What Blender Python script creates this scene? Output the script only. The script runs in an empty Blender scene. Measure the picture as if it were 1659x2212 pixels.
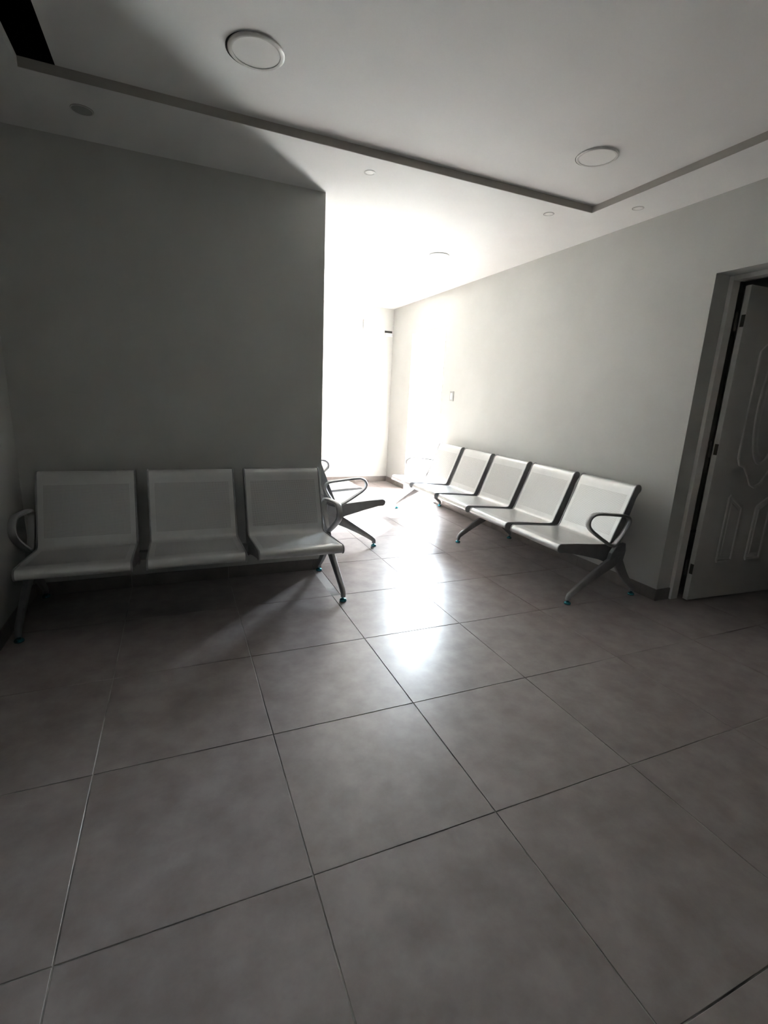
import bpy, bmesh, math, random
from mathutils import Vector, Matrix
from mathutils.geometry import tessellate_polygon
random.seed(7)
C = bpy.context.scene.collection
scene = bpy.context.scene

# ------------------------------------------------------------------ camera
W, H = 1659, 2212
F_PX = 1041.27
CAM = Vector((0.315052, -1.020067, 1.279833))
YAW, PITCH, ROLL = 0.410092508, -0.233984201, 0.0478615028
fw = Vector((math.sin(YAW)*math.cos(PITCH), math.cos(YAW)*math.cos(PITCH), math.sin(PITCH)))
rt = Vector((math.cos(YAW), -math.sin(YAW), 0))
up = rt.cross(fw)
r2 = rt*math.cos(ROLL)+up*math.sin(ROLL)
u2 = -rt*math.sin(ROLL)+up*math.cos(ROLL)
cam_d = bpy.data.cameras.new('camera')
cam = bpy.data.objects.new('camera', cam_d)
C.objects.link(cam)
cam_d.sensor_fit = 'HORIZONTAL'
cam_d.sensor_width = 36
cam_d.lens = F_PX/W*36
cam_d.clip_start = 0.02
m = Matrix((r2, u2, -fw)).transposed().to_4x4()
m.translation = CAM
cam.matrix_world = m
scene.camera = cam

# ------------------------------------------------------------------ sky, sun, exposure
SKY, SUN, EXPO = 43.0, 72.0, 2.14
SUN_AZ, SUN_EL, SUN_ANGLE = 43.0, 46.0, 3.0
wd = bpy.data.worlds.new('world')
scene.world = wd
wd.use_nodes = True
bg = wd.node_tree.nodes['Background']
bg.inputs[0].default_value = (0.80, 0.90, 1.0, 1)
bg.inputs[1].default_value = SKY
sd = bpy.data.lights.new('sun', 'SUN')
sd.energy = SUN
sd.angle = math.radians(SUN_ANGLE)
sd.color = (1.0, 0.955, 0.90)
so = bpy.data.objects.new('sun', sd)
C.objects.link(so)
az, el = math.radians(SUN_AZ), math.radians(SUN_EL)
so.rotation_euler = Vector((math.cos(az)*math.cos(el), math.sin(az)*math.cos(el), math.sin(el))).to_track_quat('Z', 'Y').to_euler()
so.location = (9, 9, 8)
# sampling guide for the sky seen through the open entrance (a portal: it gives off no light of its own)
pd = bpy.data.lights.new('entrance_sky_portal', 'AREA')
pd.shape = 'RECTANGLE'
pd.size, pd.size_y = 0.89, 2.12
pd.cycles.is_portal = True
po = bpy.data.objects.new('entrance_sky_portal', pd)
C.objects.link(po)
po.location = (3.43, 4.725, 1.06)
po.rotation_euler = (math.pi/2, 0, math.pi/2)
vs = scene.view_settings
vs.view_transform = 'Standard'
vs.look = 'None'
vs.gamma = 1
vs.use_curve_mapping = False
vs.exposure = EXPO
scene.cycles.max_bounces = 14
scene.cycles.diffuse_bounces = 10
scene.cycles.glossy_bounces = 6
scene.cycles.transparent_max_bounces = 12
scene.cycles.sample_clamp_indirect = 12
scene.cycles.caustics_reflective = False
scene.cycles.caustics_refractive = False

# ------------------------------------------------------------------ materials
def mat(name, col, rough=0.5, metal=0.0, spec=0.5):
    m = bpy.data.materials.new(name)
    m.use_nodes = True
    b = m.node_tree.nodes['Principled BSDF']
    b.inputs['Base Color'].default_value = (*col, 1)
    b.inputs['Roughness'].default_value = rough
    b.inputs['Metallic'].default_value = metal
    b.inputs['Specular IOR Level'].default_value = spec
    return m

def noisy(m, c1, c2, scale=5, detail=6, bump=0.0, bscale=60, rnd=False, bdist=0.002, lo=0.35, hi=0.65):
    nt = m.node_tree
    N, L = nt.nodes, nt.links
    b = N['Principled BSDF']
    tc = N.new('ShaderNodeTexCoord')
    vec = tc.outputs['Object']
    if rnd:
        geo = N.new('ShaderNodeNewGeometry')
        oi = N.new('ShaderNodeObjectInfo')
        mul = N.new('ShaderNodeMath'); mul.operation = 'MULTIPLY'; mul.inputs[1].default_value = 40
        L.new(oi.outputs['Random'], mul.inputs[0])
        cmb = N.new('ShaderNodeCombineXYZ')
        L.new(mul.outputs[0], cmb.inputs[2])
        add = N.new('ShaderNodeVectorMath'); add.operation = 'ADD'
        L.new(geo.outputs['Position'], add.inputs[0]); L.new(cmb.outputs[0], add.inputs[1])
        vec = add.outputs[0]
    n = N.new('ShaderNodeTexNoise')
    n.inputs['Scale'].default_value = scale
    n.inputs['Detail'].default_value = detail
    n.inputs['Roughness'].default_value = 0.6
    L.new(vec, n.inputs['Vector'])
    cr = N.new('ShaderNodeValToRGB')
    cr.color_ramp.elements[0].position = lo
    cr.color_ramp.elements[1].position = hi
    cr.color_ramp.elements[0].color = (*c1, 1)
    cr.color_ramp.elements[1].color = (*c2, 1)
    L.new(n.outputs['Fac'], cr.inputs['Fac'])
    L.new(cr.outputs['Color'], b.inputs['Base Color'])
    if bump:
        n2 = N.new('ShaderNodeTexNoise')
        n2.inputs['Scale'].default_value = bscale
        n2.inputs['Detail'].default_value = 3
        L.new(vec, n2.inputs['Vector'])
        bp = N.new('ShaderNodeBump')
        bp.inputs['Strength'].default_value = bump
        bp.inputs['Distance'].default_value = bdist
        L.new(n2.outputs['Fac'], bp.inputs['Height'])
        L.new(bp.outputs['Normal'], b.inputs['Normal'])
    return m

M_WALL = noisy(mat('wall_paint', (.62, .62, .60), .62, spec=.3), (.50, .50, .475), (.54, .54, .515), 1.5, 4, .15, 180)
M_CEIL = noisy(mat('ceiling_paint', (.78, .78, .77), .8, spec=.2), (.76, .765, .755), (.80, .80, .79), 1.2, 3, .05, 150)
M_TILE = noisy(mat('floor_tile', (.2, .19, .18), .30, spec=.55), (.250, .214, .206), (.338, .300, .292), 9, 12, .06, 30, rnd=True, lo=.34, hi=.66)
M_BASE = noisy(mat('baseboard_tile', (.2, .18, .165), .35), (.15, .13, .12), (.22, .195, .18), 5, 8, rnd=True)
M_GROUT = noisy(mat('grout', (.3, .3, .3), .9), (.055, .052, .05), (.46, .44, .43), 2.2, 4, .4, 200, lo=.34, hi=.52)
M_CONC = noisy(mat('outdoor_concrete', (.5, .48, .46), .9), (.36, .35, .335), (.46, .45, .43), 2, 6)
M_RENDER = noisy(mat('skyblock_render', (.55, .53, .5), .9), (.13, .11, .10), (.19, .165, .15), 2, 6)  # kept dark so the added outdoor walls bounce little light
M_STEP = mat('beige_step_edge', (.40, .375, .345), .85, spec=.2)  # darker, warmer beige than the ceiling paint
M_DARK = mat('shaded_raw_board', (.035, .032, .03), .95, spec=.1)  # raw board made near black: shade deep in the cove put into colour
M_METAL = noisy(mat('silver_powder_coat', (.50, .50, .49), .32, .45), (.56, .56, .55), (.61, .61, .60), 8, 3, .04, 400)
M_CAST = noisy(mat('cast_grey_frame', (.27, .27, .275), .38, .45), (.25, .25, .255), (.30, .30, .305), 10, 3)
M_ARM = noisy(mat('grey_armrest_bar', (.4, .4, .4), .3, .6), (.38, .38, .38), (.43, .43, .43), 10, 3)
M_BEAM = mat('grey_beam', (.3, .3, .3), .4, .4)
M_GLIDE = mat('glide_blue_gleam', (.05, .30, .36), .16, .75)  # teal stands for a bluish reflection on chrome
M_RUB = mat('black_rubber', (.015, .015, .015), .6)
M_WHITE = mat('white_enamel', (.72, .72, .70), .35)
M_DIFF = mat('lamp_diffuser', (.78, .78, .76), .45)
M_RING = mat('lamp_ring', (.60, .60, .58), .4)
M_LENS = mat('dark_lens', (.30, .30, .29), .3)
M_GAP = mat('gap_shadow', (.03, .028, .025), .9)  # near black, painted as the shadow inside gaps and holes
M_DOOR = noisy(mat('door_paint', (.36, .35, .33), .42), (.58, .56, .53), (.63, .61, .58), 3, 5)
M_FRAME = noisy(mat('door_frame_paint', (.42, .40, .38), .5), (.66, .63, .60), (.72, .69, .66), 3, 5)
M_HINGE = mat('hinge_metal', (.09, .08, .07), .4, .7)
M_SW = mat('switch_plate', (.36, .36, .35), .4)
M_SW2 = mat('switch_rocker', (.8, .8, .78), .3)
M_ALU = mat('white_aluminium', (.75, .75, .74), .4, .1)

# perforated sheet: rows of small dark holes
def perforated():
    m = mat('perforated_steel', (.49, .49, .48), .34, .45)
    N, L = m.node_tree.nodes, m.node_tree.links
    b = N['Principled BSDF']
    uv = N.new('ShaderNodeUVMap')
    sc = N.new('ShaderNodeVectorMath'); sc.operation = 'SCALE'; sc.inputs['Scale'].default_value = 1/0.0065
    fr = N.new('ShaderNodeVectorMath'); fr.operation = 'FRACTION'
    sb = N.new('ShaderNodeVectorMath'); sb.operation = 'SUBTRACT'; sb.inputs[1].default_value = (.5, .5, 0)
    ln = N.new('ShaderNodeVectorMath'); ln.operation = 'LENGTH'
    gt = N.new('ShaderNodeMath'); gt.operation = 'GREATER_THAN'; gt.inputs[1].default_value = .27
    mx = N.new('ShaderNodeMix'); mx.data_type = 'RGBA'
    mx.inputs[6].default_value = (.20, .20, .20, 1)
    mx.inputs[7].default_value = (.58, .58, .57, 1)
    L.new(uv.outputs[0], sc.inputs[0]); L.new(sc.outputs[0], fr.inputs[0])
    L.new(fr.outputs[0], sb.inputs[0]); L.new(sb.outputs[0], ln.inputs[0])
    L.new(ln.outputs['Value'], gt.inputs[0]); L.new(gt.outputs[0], mx.inputs[0])
    L.new(mx.outputs[2], b.inputs['Base Color'])
    return m
M_PERF = perforated()

def glass():
    m = bpy.data.materials.new('clear_glass')
    m.use_nodes = True
    N, L = m.node_tree.nodes, m.node_tree.links
    N.clear()
    o = N.new('ShaderNodeOutputMaterial')
    t = N.new('ShaderNodeBsdfTransparent'); t.inputs[0].default_value = (.96, .975, .97, 1)
    g = N.new('ShaderNodeBsdfGlossy'); g.inputs['Roughness'].default_value = .03
    x = N.new('ShaderNodeMixShader')
    x.inputs[0].default_value = .06; L.new(t.outputs[0], x.inputs[1]); L.new(g.outputs[0], x.inputs[2])
    L.new(x.outputs[0], o.inputs[0])
    return m
M_GLASS = glass()

# ------------------------------------------------------------------ helpers
def link(name, bm, material, parent=None, smooth=False, bevel=0.0, loc=None):
    bmesh.ops.recalc_face_normals(bm, faces=bm.faces)
    me = bpy.data.meshes.new(name)
    bm.to_mesh(me); bm.free()
    me.materials.append(material)
    if smooth:
        for p in me.polygons: p.use_smooth = True
        me.set_sharp_from_angle(angle=math.radians(40))
    o = bpy.data.objects.new(name, me)
    C.objects.link(o)
    if parent: o.parent = parent
    if loc: o.location = loc
    if bevel:
        md = o.modifiers.new('bevel', 'BEVEL')
        md.width = bevel; md.segments = 2; md.limit_method = 'ANGLE'
    return o

def tag(o, label=None, cat=None, group=None, kind=None):
    if label: o['label'] = label
    if cat: o['category'] = cat
    if group: o['group'] = group
    if kind: o['kind'] = kind
    return o

def empty(name, loc=(0, 0, 0), rz=0.0):
    o = bpy.data.objects.new(name, None)
    o.empty_display_size = .1
    C.objects.link(o)
    o.location = loc
    o.rotation_euler = (0, 0, rz)
    return o

def box(bm, x0, x1, y0, y1, z0, z1):
    v = [bm.verts.new(p) for p in ((x0, y0, z0), (x1, y0, z0), (x1, y1, z0), (x0, y1, z0),
                                   (x0, y0, z1), (x1, y0, z1), (x1, y1, z1), (x0, y1, z1))]
    for f in ((0, 3, 2, 1), (4, 5, 6, 7), (0, 1, 5, 4), (1, 2, 6, 5), (2, 3, 7, 6), (3, 0, 4, 7)):
        bm.faces.new([v[i] for i in f])

def bx(*a):
    bm = bmesh.new(); box(bm, *a); return bm

def prism(bm, pts, a0, a1, axis='x'):
    """polygon pts (p,q) extruded along axis between a0 and a1"""
    def P(a, p, q):
        return {'x': (a, p, q), 'y': (p, a, q), 'z': (p, q, a)}[axis]
    v0 = [bm.verts.new(P(a0, *p)) for p in pts]
    v1 = [bm.verts.new(P(a1, *p)) for p in pts]
    n = len(pts)
    f0 = bm.faces.new(v0); f1 = bm.faces.new(v1[::-1])
    for i in range(n):
        bm.faces.new((v0[i], v0[(i+1) % n], v1[(i+1) % n], v1[i]))
    return f0, f1

def sweep(bm, path, secs, across, n=10, closed=False):
    """oval sections (half width across, half thickness) along a path"""
    path = [Vector(p) for p in path]
    A = Vector(across).normalized()
    rings = []
    m_ = len(path)
    for i, p in enumerate(path):
        if closed: d = path[(i+1) % m_]-path[i-1]
        else: d = path[min(i+1, m_-1)]-path[max(i-1, 0)]
        d.normalize()
        B = d.cross(A).normalized()
        w, t = secs[i] if isinstance(secs, list) else secs
        ring = []
        for k in range(n):
            a = 2*math.pi*k/n
            ca, sa = math.cos(a), math.sin(a)
            ca = math.copysign(abs(ca)**.7, ca); sa = math.copysign(abs(sa)**.7, sa)
            ring.append(bm.verts.new(p+A*w*ca+B*t*sa))
        rings.append(ring)
    R_ = range(m_) if closed else range(m_-1)
    for i in R_:
        a, b = rings[i], rings[(i+1) % m_]
        for k in range(n):
            bm.faces.new((a[k], a[(k+1) % n], b[(k+1) % n], b[k]))
    if not closed:
        bm.faces.new(rings[0][::-1]); bm.faces.new(rings[-1])

def lathe(bm, prof, c, n=20):
    """prof (r,z) about vertical axis at c"""
    rings = []
    for r, z in prof:
        rings.append([bm.verts.new((c[0]+r*math.cos(2*math.pi*k/n), c[1]+r*math.sin(2*math.pi*k/n), c[2]+z)) for k in range(n)])
    for a, b in zip(rings, rings[1:]):
        for k in range(n):
            bm.faces.new((a[k], a[(k+1) % n], b[(k+1) % n], b[k]))
    bm.faces.new(rings[0][::-1]); bm.faces.new(rings[-1])

def smoothpath(pts, per=5, closed=False):
    """Catmull-Rom"""
    n = len(pts); out = []
    V = [Vector(p) for p in pts]
    rng = range(n) if closed else range(n-1)
    for i in rng:
        p0 = V[(i-1) % n] if closed or i > 0 else V[0]
        p1, p2 = V[i], V[(i+1) % n]
        p3 = V[(i+2) % n] if closed or i+2 < n else V[-1]
        for k in range(per):
            t = k/per
            out.append(.5*((2*p1)+(-p0+p2)*t+(2*p0-5*p1+4*p2-p3)*t*t+(-p0+3*p1-3*p2+p3)*t**3))
    if not closed: out.append(V[-1])
    return out

def wall_x(name, x0, x1, ys, zs, holes, material):
    """slab between x0 and x1 on a y/z grid; holes = set of (iy, iz) cells left open"""
    bm = bmesh.new()
    cache = {}
    def v(x, y, z):
        k = (x, y, z)
        if k not in cache: cache[k] = bm.verts.new(k)
        return cache[k]
    ny, nz = len(ys)-1, len(zs)-1
    def solid(i, j): return 0 <= i < ny and 0 <= j < nz and (i, j) not in holes
    for i in range(ny):
        for j in range(nz):
            if not solid(i, j): continue
            y0, y1, z0, z1 = ys[i], ys[i+1], zs[j], zs[j+1]
            bm.faces.new((v(x0, y0, z0), v(x0, y0, z1), v(x0, y1, z1), v(x0, y1, z0)))
            bm.faces.new((v(x1, y0, z0), v(x1, y1, z0), v(x1, y1, z1), v(x1, y0, z1)))
            if not solid(i-1, j): bm.faces.new((v(x0, y0, z0), v(x1, y0, z0), v(x1, y0, z1), v(x0, y0, z1)))
            if not solid(i+1, j): bm.faces.new((v(x0, y1, z0), v(x0, y1, z1), v(x1, y1, z1), v(x1, y1, z0)))
            if not solid(i, j-1): bm.faces.new((v(x0, y0, z0), v(x0, y1, z0), v(x1, y1, z0), v(x1, y0, z0)))
            if not solid(i, j+1): bm.faces.new((v(x0, y0, z1), v(x1, y0, z1), v(x1, y1, z1), v(x0, y1, z1)))
    o = link(name, bm, material)
    tag(o, kind='structure')
    return o

# ------------------------------------------------------------------ room shell
XL, XR, YB, YC, XC, YF, ZS, ZC = -0.53, 3.30, -3.1, 2.31, 1.256, 5.83, 2.52, 2.56
YP, XP = 4.15, -3.2             # unseen side passage, added to drain bounce light from the far wall
XR2 = 3.445                     # outer face of the right wall
DY0, DY1, DZ = 0.19, 1.087, 2.082      # inner doorway
EY0, EY1, EZ = 4.28, 5.17, 2.117       # outer doorway
ROOM2 = (5.6, -1.4, 2.4)        # dark room beyond the inner doorway: x far, y from, y to

bm = bmesh.new()
prism(bm, [(XL-.15, YB-.15), (ROOM2[0], YB-.15), (ROOM2[0], ROOM2[2]+.15), (XR2, ROOM2[2]+.15), (XR2, YF+.15), (XP-.15, YF+.15), (XP-.15, YP-.15), (XL-.15, YP-.15)], -.14, -.0022, 'z')
fl = link('floor', bm, M_GROUT)
tag(fl, kind='structure')
T, G = 0.6, 0.0019
meshes = {}
def tile(x0, x1, y0, y1):
    w, h = round(x1-x0, 4), round(y1-y0, 4)
    if w < .02 or h < .02: return
    k = (w, h)
    if k not in meshes:
        bm = bmesh.new()
        b = .0009
        z0 = -.008
        lv = [(0, z0), (0, -b), (b, 0)]
        rings = []
        for ins, z in lv:
            rings.append([bm.verts.new(p) for p in ((ins, ins, z), (w-ins, ins, z), (w-ins, h-ins, z), (ins, h-ins, z))])
        for a, c in zip(rings, rings[1:]):
            for q in range(4): bm.faces.new((a[q], a[(q+1) % 4], c[(q+1) % 4], c[q]))
        bm.faces.new(rings[-1])
        me = bpy.data.meshes.new('tile'); bm.to_mesh(me); bm.free()
        me.materials.append(M_TILE)
        meshes[k] = me
    o = bpy.data.objects.new('tile', meshes[k])
    C.objects.link(o)
    o.parent = fl
    o.location = (x0, y0, random.uniform(-.0004, .0003))
for i in range(-6, 10):
    for j in range(-5, 10):
        x0, x1, y0, y1 = i*T+G, (i+1)*T-G, j*T+G, (j+1)*T-G
        if x0 > XR2+.02 and not (j*T < ROOM2[2] and (j+1)*T > -.8 and i < 9): continue
        x0c, x1c = x0, x1
        y0c, y1c = max(y0, YB+.003), min(y1, YF-.003)
        if y1 < YP:
            x0c = max(x0, XL+.003)
            if x1 < XL: continue
        if (i+1)*T < XC:                    # columns that run into the corner block
            if (j+1)*T > YP+.02:
                y0c, x0c = max(y0, YP+.003), max(x0c, XP+.003)
            elif j*T < YC < (j+1)*T: y1c = YC-.003
            elif j*T >= YC: continue
        elif i*T < XC and YC-.6 < j*T < YP:
            x0c = XC+.003
        if i*T < XR < (i+1)*T:
            # the row that runs into the right wall; through the doorways it continues
            mid = (y0+y1)/2
            if not (DY0-.1 < mid < DY1+.1 or EY0-.1 < mid < EY1+.1): x1c = min(x1, XR-.003)
        if i*T >= XR2 and y0 > ROOM2[2]-.01: continue
        tile(x0c, x1c, y0c, y1c)

wall_x('wall_right', XR, XR2, [YB, DY0, DY1, EY0, EY1, YF], [-.02, DZ, EZ, 2.75], {(1, 0), (3, 0), (3, 1)}, M_WALL)
tag(link('wall_far', bx(XP-.15, XR2, YF, YF+.15, -.02, 2.75), M_WALL), kind='structure')
tag(link('wall_center', bx(XL-.15, XC, YC, YP, -.02, 2.75), M_WALL), kind='structure')
tag(link('wall_added_passage_near', bx(XP-.15, XL-.15, YP-.15, YP, -.02, 2.75), M_WALL), kind='structure')  # walls of the passage added to lose bounce light
tag(link('wall_added_passage_left', bx(XP-.15, XP, YP, YF, -.02, 2.75), M_WALL), kind='structure')
tag(link('wall_left', bx(XL-.15, XL, YB, YC, -.02, 2.75), M_WALL), kind='structure')
tag(link('wall_back', bx(XL-.15, ROOM2[0], YB-.15, YB, -.02, 2.75), M_WALL), kind='structure')
# dark room behind the inner doorway
tag(link('wall_side_room_far', bx(ROOM2[0], ROOM2[0]+.15, YB-.15, ROOM2[2]+.15, -.02, 2.75), M_WALL), kind='structure')
tag(link('wall_side_room_left', bx(XR2, ROOM2[0], ROOM2[2], ROOM2[2]+.15, -.02, 2.75), M_WALL), kind='structure')
tag(link('wall_side_room_right', bx(XR2, ROOM2[0], ROOM2[1]-.15, ROOM2[1], -.02, 2.75), M_WALL), kind='structure')

# ceiling: raised field, lower border round it, deep dark cove slot on the left
RX0, RX1, RY1, RY0 = -0.21, 2.904, 1.738, -2.4
SX = -0.078
ce = bmesh.new()
box(ce, SX, XR2, YB-.15, YF+.15, ZC, ZC+.18)
box(ce, XP-.15, SX, YC+.16, YF+.15, ZC, ZC+.18)
box(ce, XR2, ROOM2[0]+.15, YB-.15, ROOM2[2]+.15, ZC, ZC+.18)
ceil = link('ceiling', ce, M_CEIL)
tag(ceil, kind='structure')
bm = bmesh.new()
prism(bm, [(XL, RY0), (RX0, RY0), (RX0, RY1), (RX1, RY1), (RX1, RY0), (XR, RY0), (XR, YF), (XP, YF), (XP, YP), (XC, YP), (XC, YC), (XL, YC)], ZS, ZC-.0005, 'z')
link('ceiling_border', bm, M_CEIL, ceil)
link('ceiling_border', bx(XL, XR, YB, RY0, ZS, ZC-.0005), M_CEIL, ceil)
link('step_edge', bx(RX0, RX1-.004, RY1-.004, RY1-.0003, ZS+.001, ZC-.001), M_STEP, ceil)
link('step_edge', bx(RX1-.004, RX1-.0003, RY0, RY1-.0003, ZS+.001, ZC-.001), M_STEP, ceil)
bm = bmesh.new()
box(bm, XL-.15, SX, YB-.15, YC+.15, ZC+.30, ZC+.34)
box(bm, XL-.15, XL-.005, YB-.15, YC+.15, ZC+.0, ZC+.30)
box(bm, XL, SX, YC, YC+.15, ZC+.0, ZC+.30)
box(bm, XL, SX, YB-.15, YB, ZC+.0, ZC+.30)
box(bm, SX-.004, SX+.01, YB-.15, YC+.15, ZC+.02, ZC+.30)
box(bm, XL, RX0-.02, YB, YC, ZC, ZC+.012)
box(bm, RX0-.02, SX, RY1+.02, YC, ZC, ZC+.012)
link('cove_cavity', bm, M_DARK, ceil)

# outside: pavement, and two unseen walls added to block skylight
tag(link('pavement', bx(XR2, 40, ROOM2[2]+.15, 44, -.12, -.03), M_CONC), kind='structure')

tag(link('wall_skyblock_flank', bx(XR2, 9.0, 3.80, 3.95, -.1, 6.5), M_RENDER), kind='structure')  # added out of view to keep skylight off the far wall
tag(link('wall_skyblock_far', bx(9.0, 13.0, 3.80, 7.6, -.1, 6.5), M_RENDER), kind='structure')  # unseen block added to cut the sky on that side

# baseboards in lengths of cut tile
def baseboard(name, ax, face, a0, a1, sgn, z1=.082, th=.011):
    root = empty(name)
    tag(root, kind='structure')
    n0 = math.floor(a0/T)
    i = n0
    while i*T < a1:
        p, q = max(a0, i*T+.001), min(a1, (i+1)*T-.001)
        if q-p > .01:
            f0, f1 = (face, face+sgn*th) if sgn > 0 else (face-th, face)
            f0 += .0005 if sgn > 0 else 0; f1 -= 0 if sgn > 0 else .0005
            b = bx(f0, f1, p, q, .001, z1) if ax == 'x' else bx(p, q, f0, f1, .001, z1)
            link('tile', b, M_BASE, root, bevel=.0012)
        i += 1
baseboard('baseboard_right', 'x', XR, DY1-.0115, EY0, -1)
baseboard('baseboard_right_end', 'x', XR, EY1, YF-.012, -1)
baseboard('baseboard_right_front', 'x', XR, YB, DY0, -1)
baseboard('baseboard_far', 'y', YF, XP+.012, XR, -1)
baseboard('baseboard_center', 'x', XC, YC+.0, YP, 1)
baseboard('baseboard_center_front', 'y', YC, XL+.012, XC+.011, -1)
baseboard('baseboard_left', 'x', XL, YB, YC-.012, 1)
baseboard('baseboard_reveal', 'y', DY1, XR-.011, 3.424, -1, th=.011)

# ------------------------------------------------------------------ inner door (panelled, open into the dark room)
d1 = empty('door_1', (3.45, 1.03, 0)); tag(d1, 'grey panelled door standing open into the dark side room', kind='structure')
bm = bmesh.new()
# frame: jambs and head set at the back of the reveal
FX0, FX1, FW = 3.425, 3.490, .027
box(bm, FX0-3.45, FX1-3.45, DY1-FW-1.03, DY1-.0005-1.03, .002, DZ-.0005)
box(bm, FX0-3.45, FX1-3.45, DY0+.0005-1.03, DY0+FW-1.03, .002, DZ-.0005)
box(bm, FX0-3.45, FX1-3.45, DY0+FW-1.03, DY1-FW-1.03, DZ-FW, DZ-.0005)
link('door_frame', bm, M_FRAME, d1, bevel=.002)
# leaf, hinged at the far jamb, pointing into the side room
ang = math.radians(-3.6)
hx, hy = 3.510, 1.037
def leafpt(u, v, z):        # u along the leaf, v outward normal (towards the camera side, -y)
    c, s = math.cos(ang), math.sin(ang)
    return (hx+u*c+v*s-3.45, hy+u*s-v*c-1.03, z)
LW, LZ0, LZ1, LT = .825, .012, 2.032, .036
def leafbox(bm, u0, u1, v0, v1, z0, z1):
    ps = [(u0, v0, z0), (u1, v0, z0), (u1, v1, z0), (u0, v1, z0), (u0, v0, z1), (u1, v0, z1), (u1, v1, z1), (u0, v1, z1)]
    v = [bm.verts.new(leafpt(*p)) for p in ps]
    for f in ((0, 3, 2, 1), (4, 5, 6, 7), (0, 1, 5, 4), (1, 2, 6, 5), (2, 3, 7, 6), (3, 0, 4, 7)):
        bm.faces.new([v[i] for i in f])
bm = bmesh.new(); leafbox(bm, 0, LW, 0, LT, LZ0, LZ1)
leaf = link('door_leaf', bm, M_DOOR, d1, bevel=.002)
def moulding(pts, closed=True, r=.010, sm=False):
    P_ = [Vector((p[0], p[1], 0)) for p in pts]
    if sm: P_ = smoothpath(P_, 4, closed)
    else:
        Q = []
        n = len(P_)
        for i in range(n):      # keep corners crisp
            a, b = P_[i], P_[(i+1) % n]
            Q += [a.lerp(b, t) for t in (.03, .5, .97)]
        P_ = Q
    path = [leafpt(p.x, LT+.001, p.y) for p in P_]
    nrm = Vector(leafpt(0, 1, 0))-Vector(leafpt(0, 0, 0))
    bm = bmesh.new()
    sweep(bm, path, (.009, r), nrm, 8, closed)
    return link('panel_moulding', bm, M_DOOR, leaf, smooth=True)
cx = .4125
moulding([(.20, .28), (.34, .28), (.34, .66), (.20, .745)])
moulding([(2*cx-.34, .28), (2*cx-.20, .28), (2*cx-.20, .745), (2*cx-.34, .66)])
# raised fields inside the lower panels
bm = bmesh.new()
def fieldprism(bm, pts, v0, v1, ins):
    c = Vector((sum(p[0] for p in pts)/len(pts), sum(p[1] for p in pts)/len(pts)))
    a = [bm.verts.new(leafpt(p[0], v0, p[1])) for p in pts]
    b = []
    for p in pts:
        q = Vector(p); q = q+(c-q).normalized()*ins
        b.append(bm.verts.new(leafpt(q.x, v1, q.y)))
    n = len(pts)
    for i in range(n): bm.faces.new((a[i], a[(i+1) % n], b[(i+1) % n], b[i]))
    bm.faces.new(b)
fieldprism(bm, [(.228, .31), (.312, .31), (.312, .65), (.228, .70)], LT, LT+.005, .015)
link('raised_panel', bm, M_DOOR, leaf)
bm = bmesh.new()
fieldprism(bm, [(2*cx-.312, .31), (2*cx-.228, .31), (2*cx-.228, .70), (2*cx-.312, .65)], LT, LT+.005, .015)
link('raised_panel', bm, M_DOOR, leaf)
moulding([(.20, 1.0), (.20, 1.66), (.24, 1.70), (.30, 1.735), (.3525, 1.80), (.4125, 1.83), (.4725, 1.80), (.525, 1.735), (.585, 1.70), (.625, 1.66), (.625, 1.0),
          (.60, .955), (.55, .94), (.50, .88), (.46, .82), (.4125, .80), (.365, .82), (.325, .88), (.275, .94), (.225, .955)])
ov = [(cx+.13*math.cos(a)*(1 if math.sin(a) > 0 else 1), 1.33+.37*math.sin(a)) for a in [2*math.pi*k/20 for k in range(20)]]
moulding(ov, sm=True)
bm = bmesh.new()
fieldprism(bm, [(cx+.10*math.cos(a), 1.33+.33*math.sin(a)) for a in [2*math.pi*k/20 for k in range(20)]], LT, LT+.005, .02)
link('raised_panel', bm, M_DOOR, leaf)
for z in (1.83, 1.05, .235):
    bm = bmesh.new()
    c = (3.499-3.45, 1.046-1.03, z)
    lathe(bm, [(.0015, -.060), (.006, -.055), (.0085, -.050), (.0085, .050), (.006, .055), (.0015, .060)], c, 12)
    leafbox(bm, -.0025, .0, .012, LT-.001, z-.035, z+.035)
    link('hinge', bm, M_HINGE, d1)

# ------------------------------------------------------------------ outer door: glazed leaf swung outwards
d2 = empty('door_2', (3.42, EY1, 0)); tag(d2, 'glazed white framed entrance door standing wide open to the daylight', kind='structure')
ox, oy = 3.42, EY1
bm = bmesh.new()
fw_ = .03
box(bm, 3.39-ox, 3.44-ox, EY0+.0005-oy, EY0+fw_-oy, .002, EZ-.0005)
box(bm, 3.39-ox, 3.44-ox, -fw_, -.0005, .002, EZ-.0005)
box(bm, 3.39-ox, 3.44-ox, EY0+fw_-oy, -fw_, EZ-fw_, EZ-.0005)
link('door_frame', bm, M_ALU, d2, bevel=.002)
L2 = .82
x0, y0 = 3.455-ox, -.045
bm = bmesh.new()
box(bm, x0, x0+.06, y0, y0+.035, .02, 2.07)
box(bm, x0+L2-.06, x0+L2, y0, y0+.035, .02, 2.07)
box(bm, x0+.06, x0+L2-.06, y0, y0+.035, 2.01, 2.07)
box(bm, x0+.06, x0+L2-.06, y0, y0+.035, .02, .11)
lf = link('door_leaf', bm, M_ALU, d2, bevel=.002)
link('glass_pane', bx(x0+.06, x0+L2-.06, y0+.014, y0+.020, .11, 2.01), M_GLASS, lf)
bm = bmesh.new()
hxp = x0+L2-.03
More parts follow.
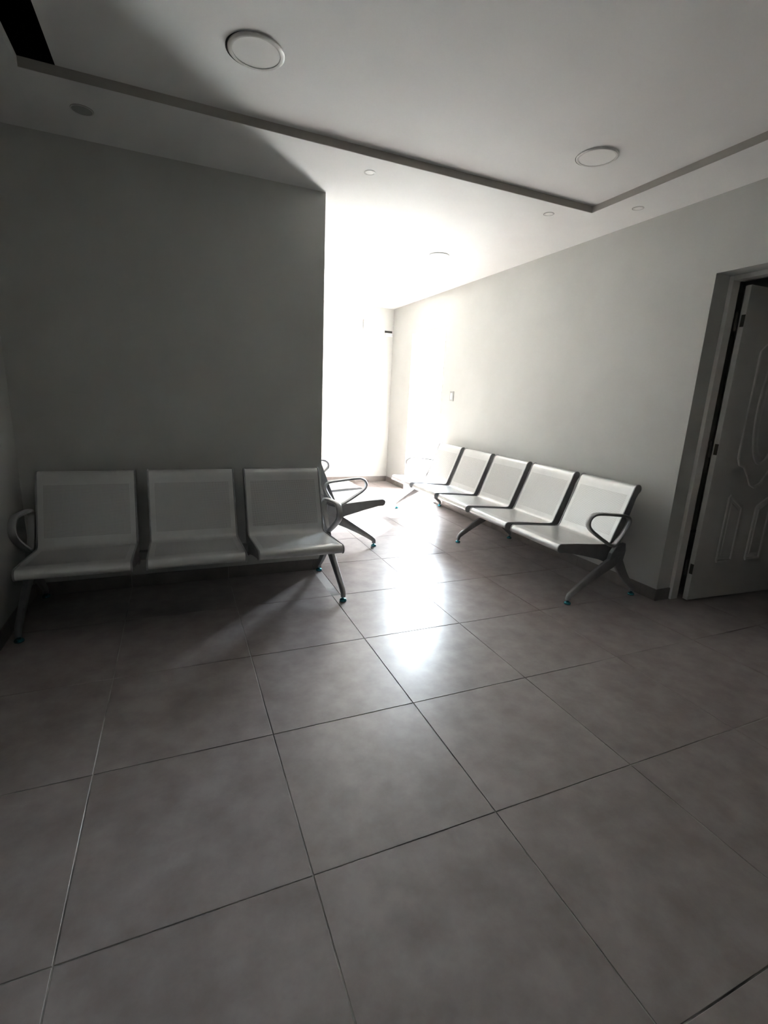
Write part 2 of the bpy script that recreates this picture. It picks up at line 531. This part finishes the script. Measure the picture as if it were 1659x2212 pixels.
sweep(bm, [(hxp, y0, 1.33), (hxp, y0-.045, 1.33), (hxp, y0-.06, 1.30), (hxp, y0-.06, 1.1), (hxp, y0-.06, .88), (hxp, y0-.045, .85), (hxp, y0, .85)], (.011, .011), (1, 0, 0), 10)
link('pull_handle', bm, M_CAST, d2, smooth=True)
bm = bmesh.new()
box(bm, 3.452-ox, 3.60-ox, y0-.045, y0-.001, 2.012, 2.068)
link('door_closer', bm, M_SW, d2, bevel=.006)
bm = bmesh.new()
box(bm, 3.405-ox, 3.46-ox, y0-.09, y0-.072, 2.072, 2.080)
link('closer_arm', bm, M_SW, d2)

# ------------------------------------------------------------------ waiting benches
SEATW, GAP = .495, .07
T0 = .29       # local y = t - T0
def tz(pts): return [(p[0]-T0, p[1]) for p in pts]
def arc(cx_, cz, r, a0, a1, n):
    return [(cx_+r*math.cos(math.radians(a0+(a1-a0)*k/n)), cz+r*math.sin(math.radians(a0+(a1-a0)*k/n))) for k in range(n+1)]
# centre line of the seat sheet, nose -> top roll (t, z)
sheet = arc(-.080, .380, .027, -60, -180, 5)+arc(-.080, .380, .027, -200, -265, 3) + \
    [(-.02, .4035), (.05, .399), (.15, .391), (.25, .383), (.305, .378)] + \
    [(.325, .378), (.340, .386), (.349, .400)] + \
    [(.375, .468), (.41, .556), (.45, .657), (.478, .730), (.487, .757)] + \
    arc(.517, .752, .028, 160, -20, 7)
def offset(pts, d):
    out = []
    for i, p in enumerate(pts):
        a = pts[max(i-1, 0)]; b = pts[min(i+1, len(pts)-1)]
        tx, tz_ = b[0]-a[0], b[1]-a[1]
        l = math.hypot(tx, tz_)
        out.append((p[0]+tz_/l*d, p[1]-tx/l*d))
    return out

def mesh_sheet():
    bm = bmesh.new()
    inner = offset(sheet, .003)
    hw = SEATW/2-.004
    R_ = []
    for a, b in zip(tz(sheet), tz(inner)):
        R_.append([bm.verts.new(p) for p in ((-hw, *a), (hw, *a), (hw, *b), (-hw, *b))])
    for a, b in zip(R_, R_[1:]):
        for k in range(4): bm.faces.new((a[k], a[(k+1) % 4], b[(k+1) % 4], b[k]))
    bm.faces.new(R_[0]); bm.faces.new(R_[-1])
    return bm

def mesh_panel(pts, margin, lift=.0012):
    """perforated field just proud of the sheet, with its own thin edge"""
    o1 = offset(pts, -lift)
    bm = bmesh.new()
    uvl = bm.loops.layers.uv.new('UVMap')
    hw = SEATW/2-margin
    s = 0; rows = []
    for k, p in enumerate(o1):
        if k: s += math.dist(o1[k-1], p)
        rows.append((s, bm.verts.new((-hw, p[0]-T0, p[1])), bm.verts.new((hw, p[0]-T0, p[1]))))
    for a, b in zip(rows, rows[1:]):
        f = bm.faces.new((a[1], a[2], b[2], b[1]))
        for l, uv in zip(f.loops, ((-hw, a[0]), (hw, a[0]), (hw, b[0]), (-hw, b[0]))): l[uvl].uv = uv
    return bm
def lerp(a, b, t): return (a[0]+(b[0]-a[0])*t, a[1]+(b[1]-a[1])*t)
back_pts = [lerp((.349, .400), (.478, .730), t) for t in (.09, .5, .93)]
seat_pts = [(-.035, .4045), (.05, .399), (.15, .391), (.25, .383), (.29, .3795)]

plate_out = arc(-.080, .380, .0285, -75, -268, 9) + \
    [(.05, .401), (.20, .388), (.31, .380), (.333, .384), (.345, .400), (.41, .560), (.478, .733), (.487, .760)] + \
    arc(.518, .752, .031, 150, -30, 7) + \
    [(.530, .722), (.512, .690), (.485, .60), (.455, .50), (.437, .42), (.430, .33), (.415, .262), (.385, .240), (.345, .242),
     (.300, .262), (.255, .280), (.10, .320), (-.02, .346), (-.045, .352)]
def mesh_plate():
    bm = bmesh.new()
    P_ = tz(plate_out)
    v0 = [bm.verts.new((-.003, *p)) for p in P_]
    v1 = [bm.verts.new((.003, *p)) for p in P_]
    n = len(P_)
    for i in range(n): bm.faces.new((v0[i], v0[(i+1) % n], v1[(i+1) % n], v1[i]))
    for t in tessellate_polygon([[Vector((p[0], p[1], 0)) for p in P_]]):
        bm.faces.new([v0[k] for k in t]); bm.faces.new([v1[k] for k in t])
    ring = [(0, p[0], p[1]) for p in P_]
    sweep(bm, ring, (.0048, .0022), (1, 0, 0), 6, True)      # raised rim
    return bm

def mesh_rib():
    """thin pressed outline on the plate"""
    bm = bmesh.new()
    for s in (-1, 1):
        pts = [(.02, .378), (.20, .362), (.235, .352), (.30, .30)]
        sweep(bm, [(s*.0022, p[0]-T0, p[1]) for p in pts], (.0016, .002), (1, 0, 0), 6)
        pts = [(.385, .40), (.405, .44), (.455, .60), (.475, .67)]
        sweep(bm, [(s*.0022, p[0]-T0, p[1]) for p in pts], (.0016, .002), (1, 0, 0), 6)
    return bm

def mesh_leg(front=True):
    bm = bmesh.new()
    if front:
        P_ = [(.375, .290), (.335, .262), (.27, .228), (.20, .187), (.13, .145), (.06, .100), (.015, .068), (.002, .052), (0, .030)]
        S_ = [(.018, .040), (.018, .042), (.018, .037), (.0175, .031), (.017, .026), (.0165, .022), (.016, .019), (.015, .017), (.015, .0155)]
    else:
        P_ = [(.375, .290), (.405, .245), (.440, .195), (.480, .145), (.520, .103), (.558, .068), (.574, .052), (.575, .030)]
        S_ = [(.018, .040), (.018, .040), (.018, .034), (.0175, .028), (.017, .023), (.016, .019), (.015, .017), (.015, .0155)]
    path = smoothpath([(0, p[0]-T0, p[1]) for p in P_], 2)
    secs = []
    for i in range(len(P_)-1):
        a, b = S_[i], S_[i+1]
        secs += [a, ((a[0]+b[0])/2, (a[1]+b[1])/2)]
    secs.append(S_[-1])
    sweep(bm, path, secs, (1, 0, 0), 12)
    return bm

hub_out = [(.300, .275), (.350, .242), (.400, .238), (.425, .262), (.438, .340), (.428, .395), (.395, .385), (.345, .372), (.315, .330)]
def mesh_hub():
    bm = bmesh.new()
    prism(bm, tz(hub_out), -.015, .015, 'x')
    return bm

def mesh_glide(t):
    bm = bmesh.new()
    lathe(bm, [(.0075, .0295), (.0075, .020), (.012, .0185), (.019, .0145), (.0225, .0085), (.0225, .0045)], (0, t-T0, 0), 20)
    return bm
def mesh_pad(t):
    bm = bmesh.new()
    lathe(bm, [(.021, .0045), (.0215, .0008)], (0, t-T0, 0), 20)
    return bm

arm_pts = [(.332, .378), (.250, .417), (.165, .468), (.115, .503), (.090, .535), (.092, .570), (.118, .597), (.165, .606), (.26, .598), (.36, .587), (.415, .578),
           (.442, .560), (.447, .530), (.425, .482), (.385, .425)]
def mesh_arm():
    bm = bmesh.new()
    path = smoothpath([(0, p[0]-T0, p[1]) for p in arm_pts], 3, True)
    sweep(bm, path, (.019, .0105), (1, 0, 0), 12, True)
    return bm

MESH = {}
def part(key, builder, name, material, parent, loc=(0, 0, 0), smooth=False, bevel=0):
    if key not in MESH:
        o = link(name, builder(), material, None, smooth, bevel)
        MESH[key] = (o.data, [(md.width, md.segments) for md in o.modifiers])
    else:
        o = bpy.data.objects.new(name, MESH[key][0])
        C.objects.link(o)
        for w, s in MESH[key][1]:
            md = o.modifiers.new('bevel', 'BEVEL'); md.width = w; md.segments = s; md.limit_method = 'ANGLE'
    o.parent = parent
    o.location = loc
    return o

def bench(n, loc, rz, label, legs):
    root = empty('waiting_bench', loc, rz)
    tag(root, label, 'bench', 'steel waiting benches along the walls')
    L_ = n*SEATW+(n-1)*GAP
    for k in range(n):
        x = -L_/2+SEATW/2+k*(SEATW+GAP)
        s = part('sheet', mesh_sheet, 'seat', M_METAL, root, (x, 0, 0), smooth=True)
        part('pback', lambda: mesh_panel(back_pts, .034), 'perforated_back', M_PERF, s)
        part('pseat', lambda: mesh_panel(seat_pts, .034), 'perforated_seat', M_PERF, s)
        for sg in (-1, 1):
            p = part('plate', mesh_plate, 'side_bracket', M_CAST, root, (x+sg*(SEATW/2-.0005), 0, 0))
            part('rib', mesh_rib, 'pressed_rib', M_CAST, p, smooth=True)
    xe = L_/2+.04
    part(('beam', n), lambda: bx(-xe-.01, xe+.01, .352-T0, .402-T0, .262, .312), 'beam', M_BEAM, root, bevel=.006)
    for x in legs:
        x = x*xe
        part('hub', mesh_hub, 'leg_hub', M_CAST, root, (x, 0, 0), bevel=.004)
        for fr, t in ((True, 0), (False, .575)):
            l = part(('leg', fr), lambda: mesh_leg(fr), 'leg', M_CAST, root, (x, 0, 0), smooth=True)
            g = part(('glide', t), lambda: mesh_glide(t), 'foot_glide', M_GLIDE, l, smooth=True)
            part(('pad', t), lambda: mesh_pad(t), 'rubber_pad', M_RUB, l)
    for sg in (-1, 1):
        part('arm', mesh_arm, 'armrest', M_ARM, root, (sg*(xe-.008), 0, 0), smooth=True)
    return root
bench(3, (.389, 1.700+T0, 0), 0, 'three seat steel bench in shadow against the dark wall on the left', (-1, 1))
a8 = math.radians(-.8)
R_mid = Vector((2.648+T0, 1.22, 0))+Matrix.Rotation(a8, 3, 'Z') @ Vector((0, 1.4175, 0))
bench(5, R_mid, -math.pi/2+a8, 'five seat steel bench along the bright right wall, three leg pairs', (-1, 0, 1))
bench(2, (1.861-T0, 2.73+.57, 0), math.pi/2, 'two seat steel bench round the wall corner, mostly hidden, facing the open entrance', (-1, 1))

# ------------------------------------------------------------------ ceiling lamps
def lamp(name, x, y, z, r, label, group, off=(0, 0), ringw=.10, drop=.010, dark=False):
    root = empty(name, (x, y, z))
    tag(root, label, 'ceiling lamp', group)
    bm = bmesh.new()
    lathe(bm, [(r*1.01, 0), (r*1.01, -.0012)], (off[0], off[1], 0), 48)
    link('cutout_shadow', bm, M_GAP, root)  # flat dark disc painted as the shadow in the gap round the lamp
    bm = bmesh.new()
    # ring with sloped profile
    n = 48
    prof = [(r, -.0013), (r, -drop*.6), (r*(1-ringw*.4), -drop), (r*(1-ringw), -drop*.9), (r*(1-ringw), -.0013)]
    rings = [[bm.verts.new((a*math.cos(2*math.pi*k/n), a*math.sin(2*math.pi*k/n), b)) for k in range(n)] for a, b in prof]
    for i in range(len(rings)):
        a, b = rings[i], rings[(i+1) % len(rings)]
        for k in range(n): bm.faces.new((a[k], a[(k+1) % n], b[(k+1) % n], b[k]))
    link('lamp_ring', bm, M_RING, root, smooth=True)
    bm = bmesh.new()
    rr = r*(1-ringw)-.0006
    lathe(bm, [(rr, -.0014), (rr, -drop*.7), (rr*.8, -drop*.8)], (0, 0, 0), 48)
    link('diffuser', bm, M_LENS if dark else M_DIFF, root, smooth=True)
    return root
lamp('panel_lamp', .671, 1.253, ZC, .108, 'large round lamp on the ceiling, upper left, beside the shadow edge', 'large round lamps in the raised ceiling', (-.006, .006), .16)
lamp('panel_lamp', 2.418, 1.236, ZC, .105, 'large round lamp near the right corner of the raised ceiling', 'large round lamps in the raised ceiling', (.006, .010), .13)
lamp('panel_lamp', 2.525, 3.113, ZS, .088, 'round lamp on the bright ceiling near the far wall', None, (.002, .004), .12, .008)
g = 'small spot lamps in the lowered ceiling border'
lamp('spot_lamp', -.020, 1.978, ZS, .048, 'small dark spot lamp in the shaded ceiling border, leftmost', g, (0, 0), .12, .003, dark=True)
lamp('spot_lamp', 1.400, 1.909, ZS, .032, 'small spot lamp in the ceiling border beside the wall corner', g, (.001, .004), .25, .004)
lamp('spot_lamp', 2.676, 1.886, ZS, .034, 'small spot lamp just left of the corner of the ceiling step', g, (.001, .004), .25, .004)
lamp('spot_lamp', 3.082, 1.529, ZS, .034, 'small spot lamp between the ceiling step and the right wall', g, (.001, .004), .25, .004)

# ------------------------------------------------------------------ wall fittings
sw = empty('light_switch', (XR, 4.015, 1.325)); tag(sw, 'grey framed light switch on the right wall beside the entrance', 'switch')
link('switch_plate', bx(-.009, -.0005, -.042, .042, -.056, .056), M_SW, sw, bevel=.003)
link('rocker', bx(-.013, -.009, -.020, .020, -.036, .036), M_SW2, sw, bevel=.0015)

br = empty('wall_bracket', (2.84, YF, 2.27)); tag(br, 'small white metal bracket high on the far wall', 'bracket')
bm = bmesh.new()
box(bm, -.008, .008, -.018, -.0005, -.07, .07)
link('bracket_plate', bm, M_WHITE, br, bevel=.002)
bm = bmesh.new()
for z in (-.045, .03):
    link('hook', bx(-.012, .012, -.030, -.018, z, z+.015), M_WHITE, br)
ob = empty('outlet_recess', (3.23, YF, 2.20)); tag(ob, 'open wiring recess with white trim high in the far corner', 'outlet')
bm = bmesh.new()
box(bm, .055, .066, -.022, -.0005, -.065, .10)
box(bm, -.06, .055, -.022, -.0005, -.065, -.054)
link('trim_strip', bm, M_WHITE, ob, bevel=.002)
link('recess', bx(-.062, .054, -.008, -.0005, -.012, .016), M_GAP, ob)  # dark slab standing for the shaded inside of the hole
link('socket_plate', bx(-.05, .05, -.014, -.0005, -.052, -.014), M_WHITE, ob, bevel=.002)
cb = empty('loose_cable', (3.17, YF, 2.15)); tag(cb, 'white cable hanging diagonally below the wiring recess', 'cable')
bm = bmesh.new()
sweep(bm, smoothpath([(.012, -.024, .012), (-.01, -.03, -.02), (-.05, -.028, -.08), (-.10, -.014, -.155)], 5), (.004, .004), (0, 1, 0), 8)
link('cable', bm, M_WHITE, cb, smooth=True)
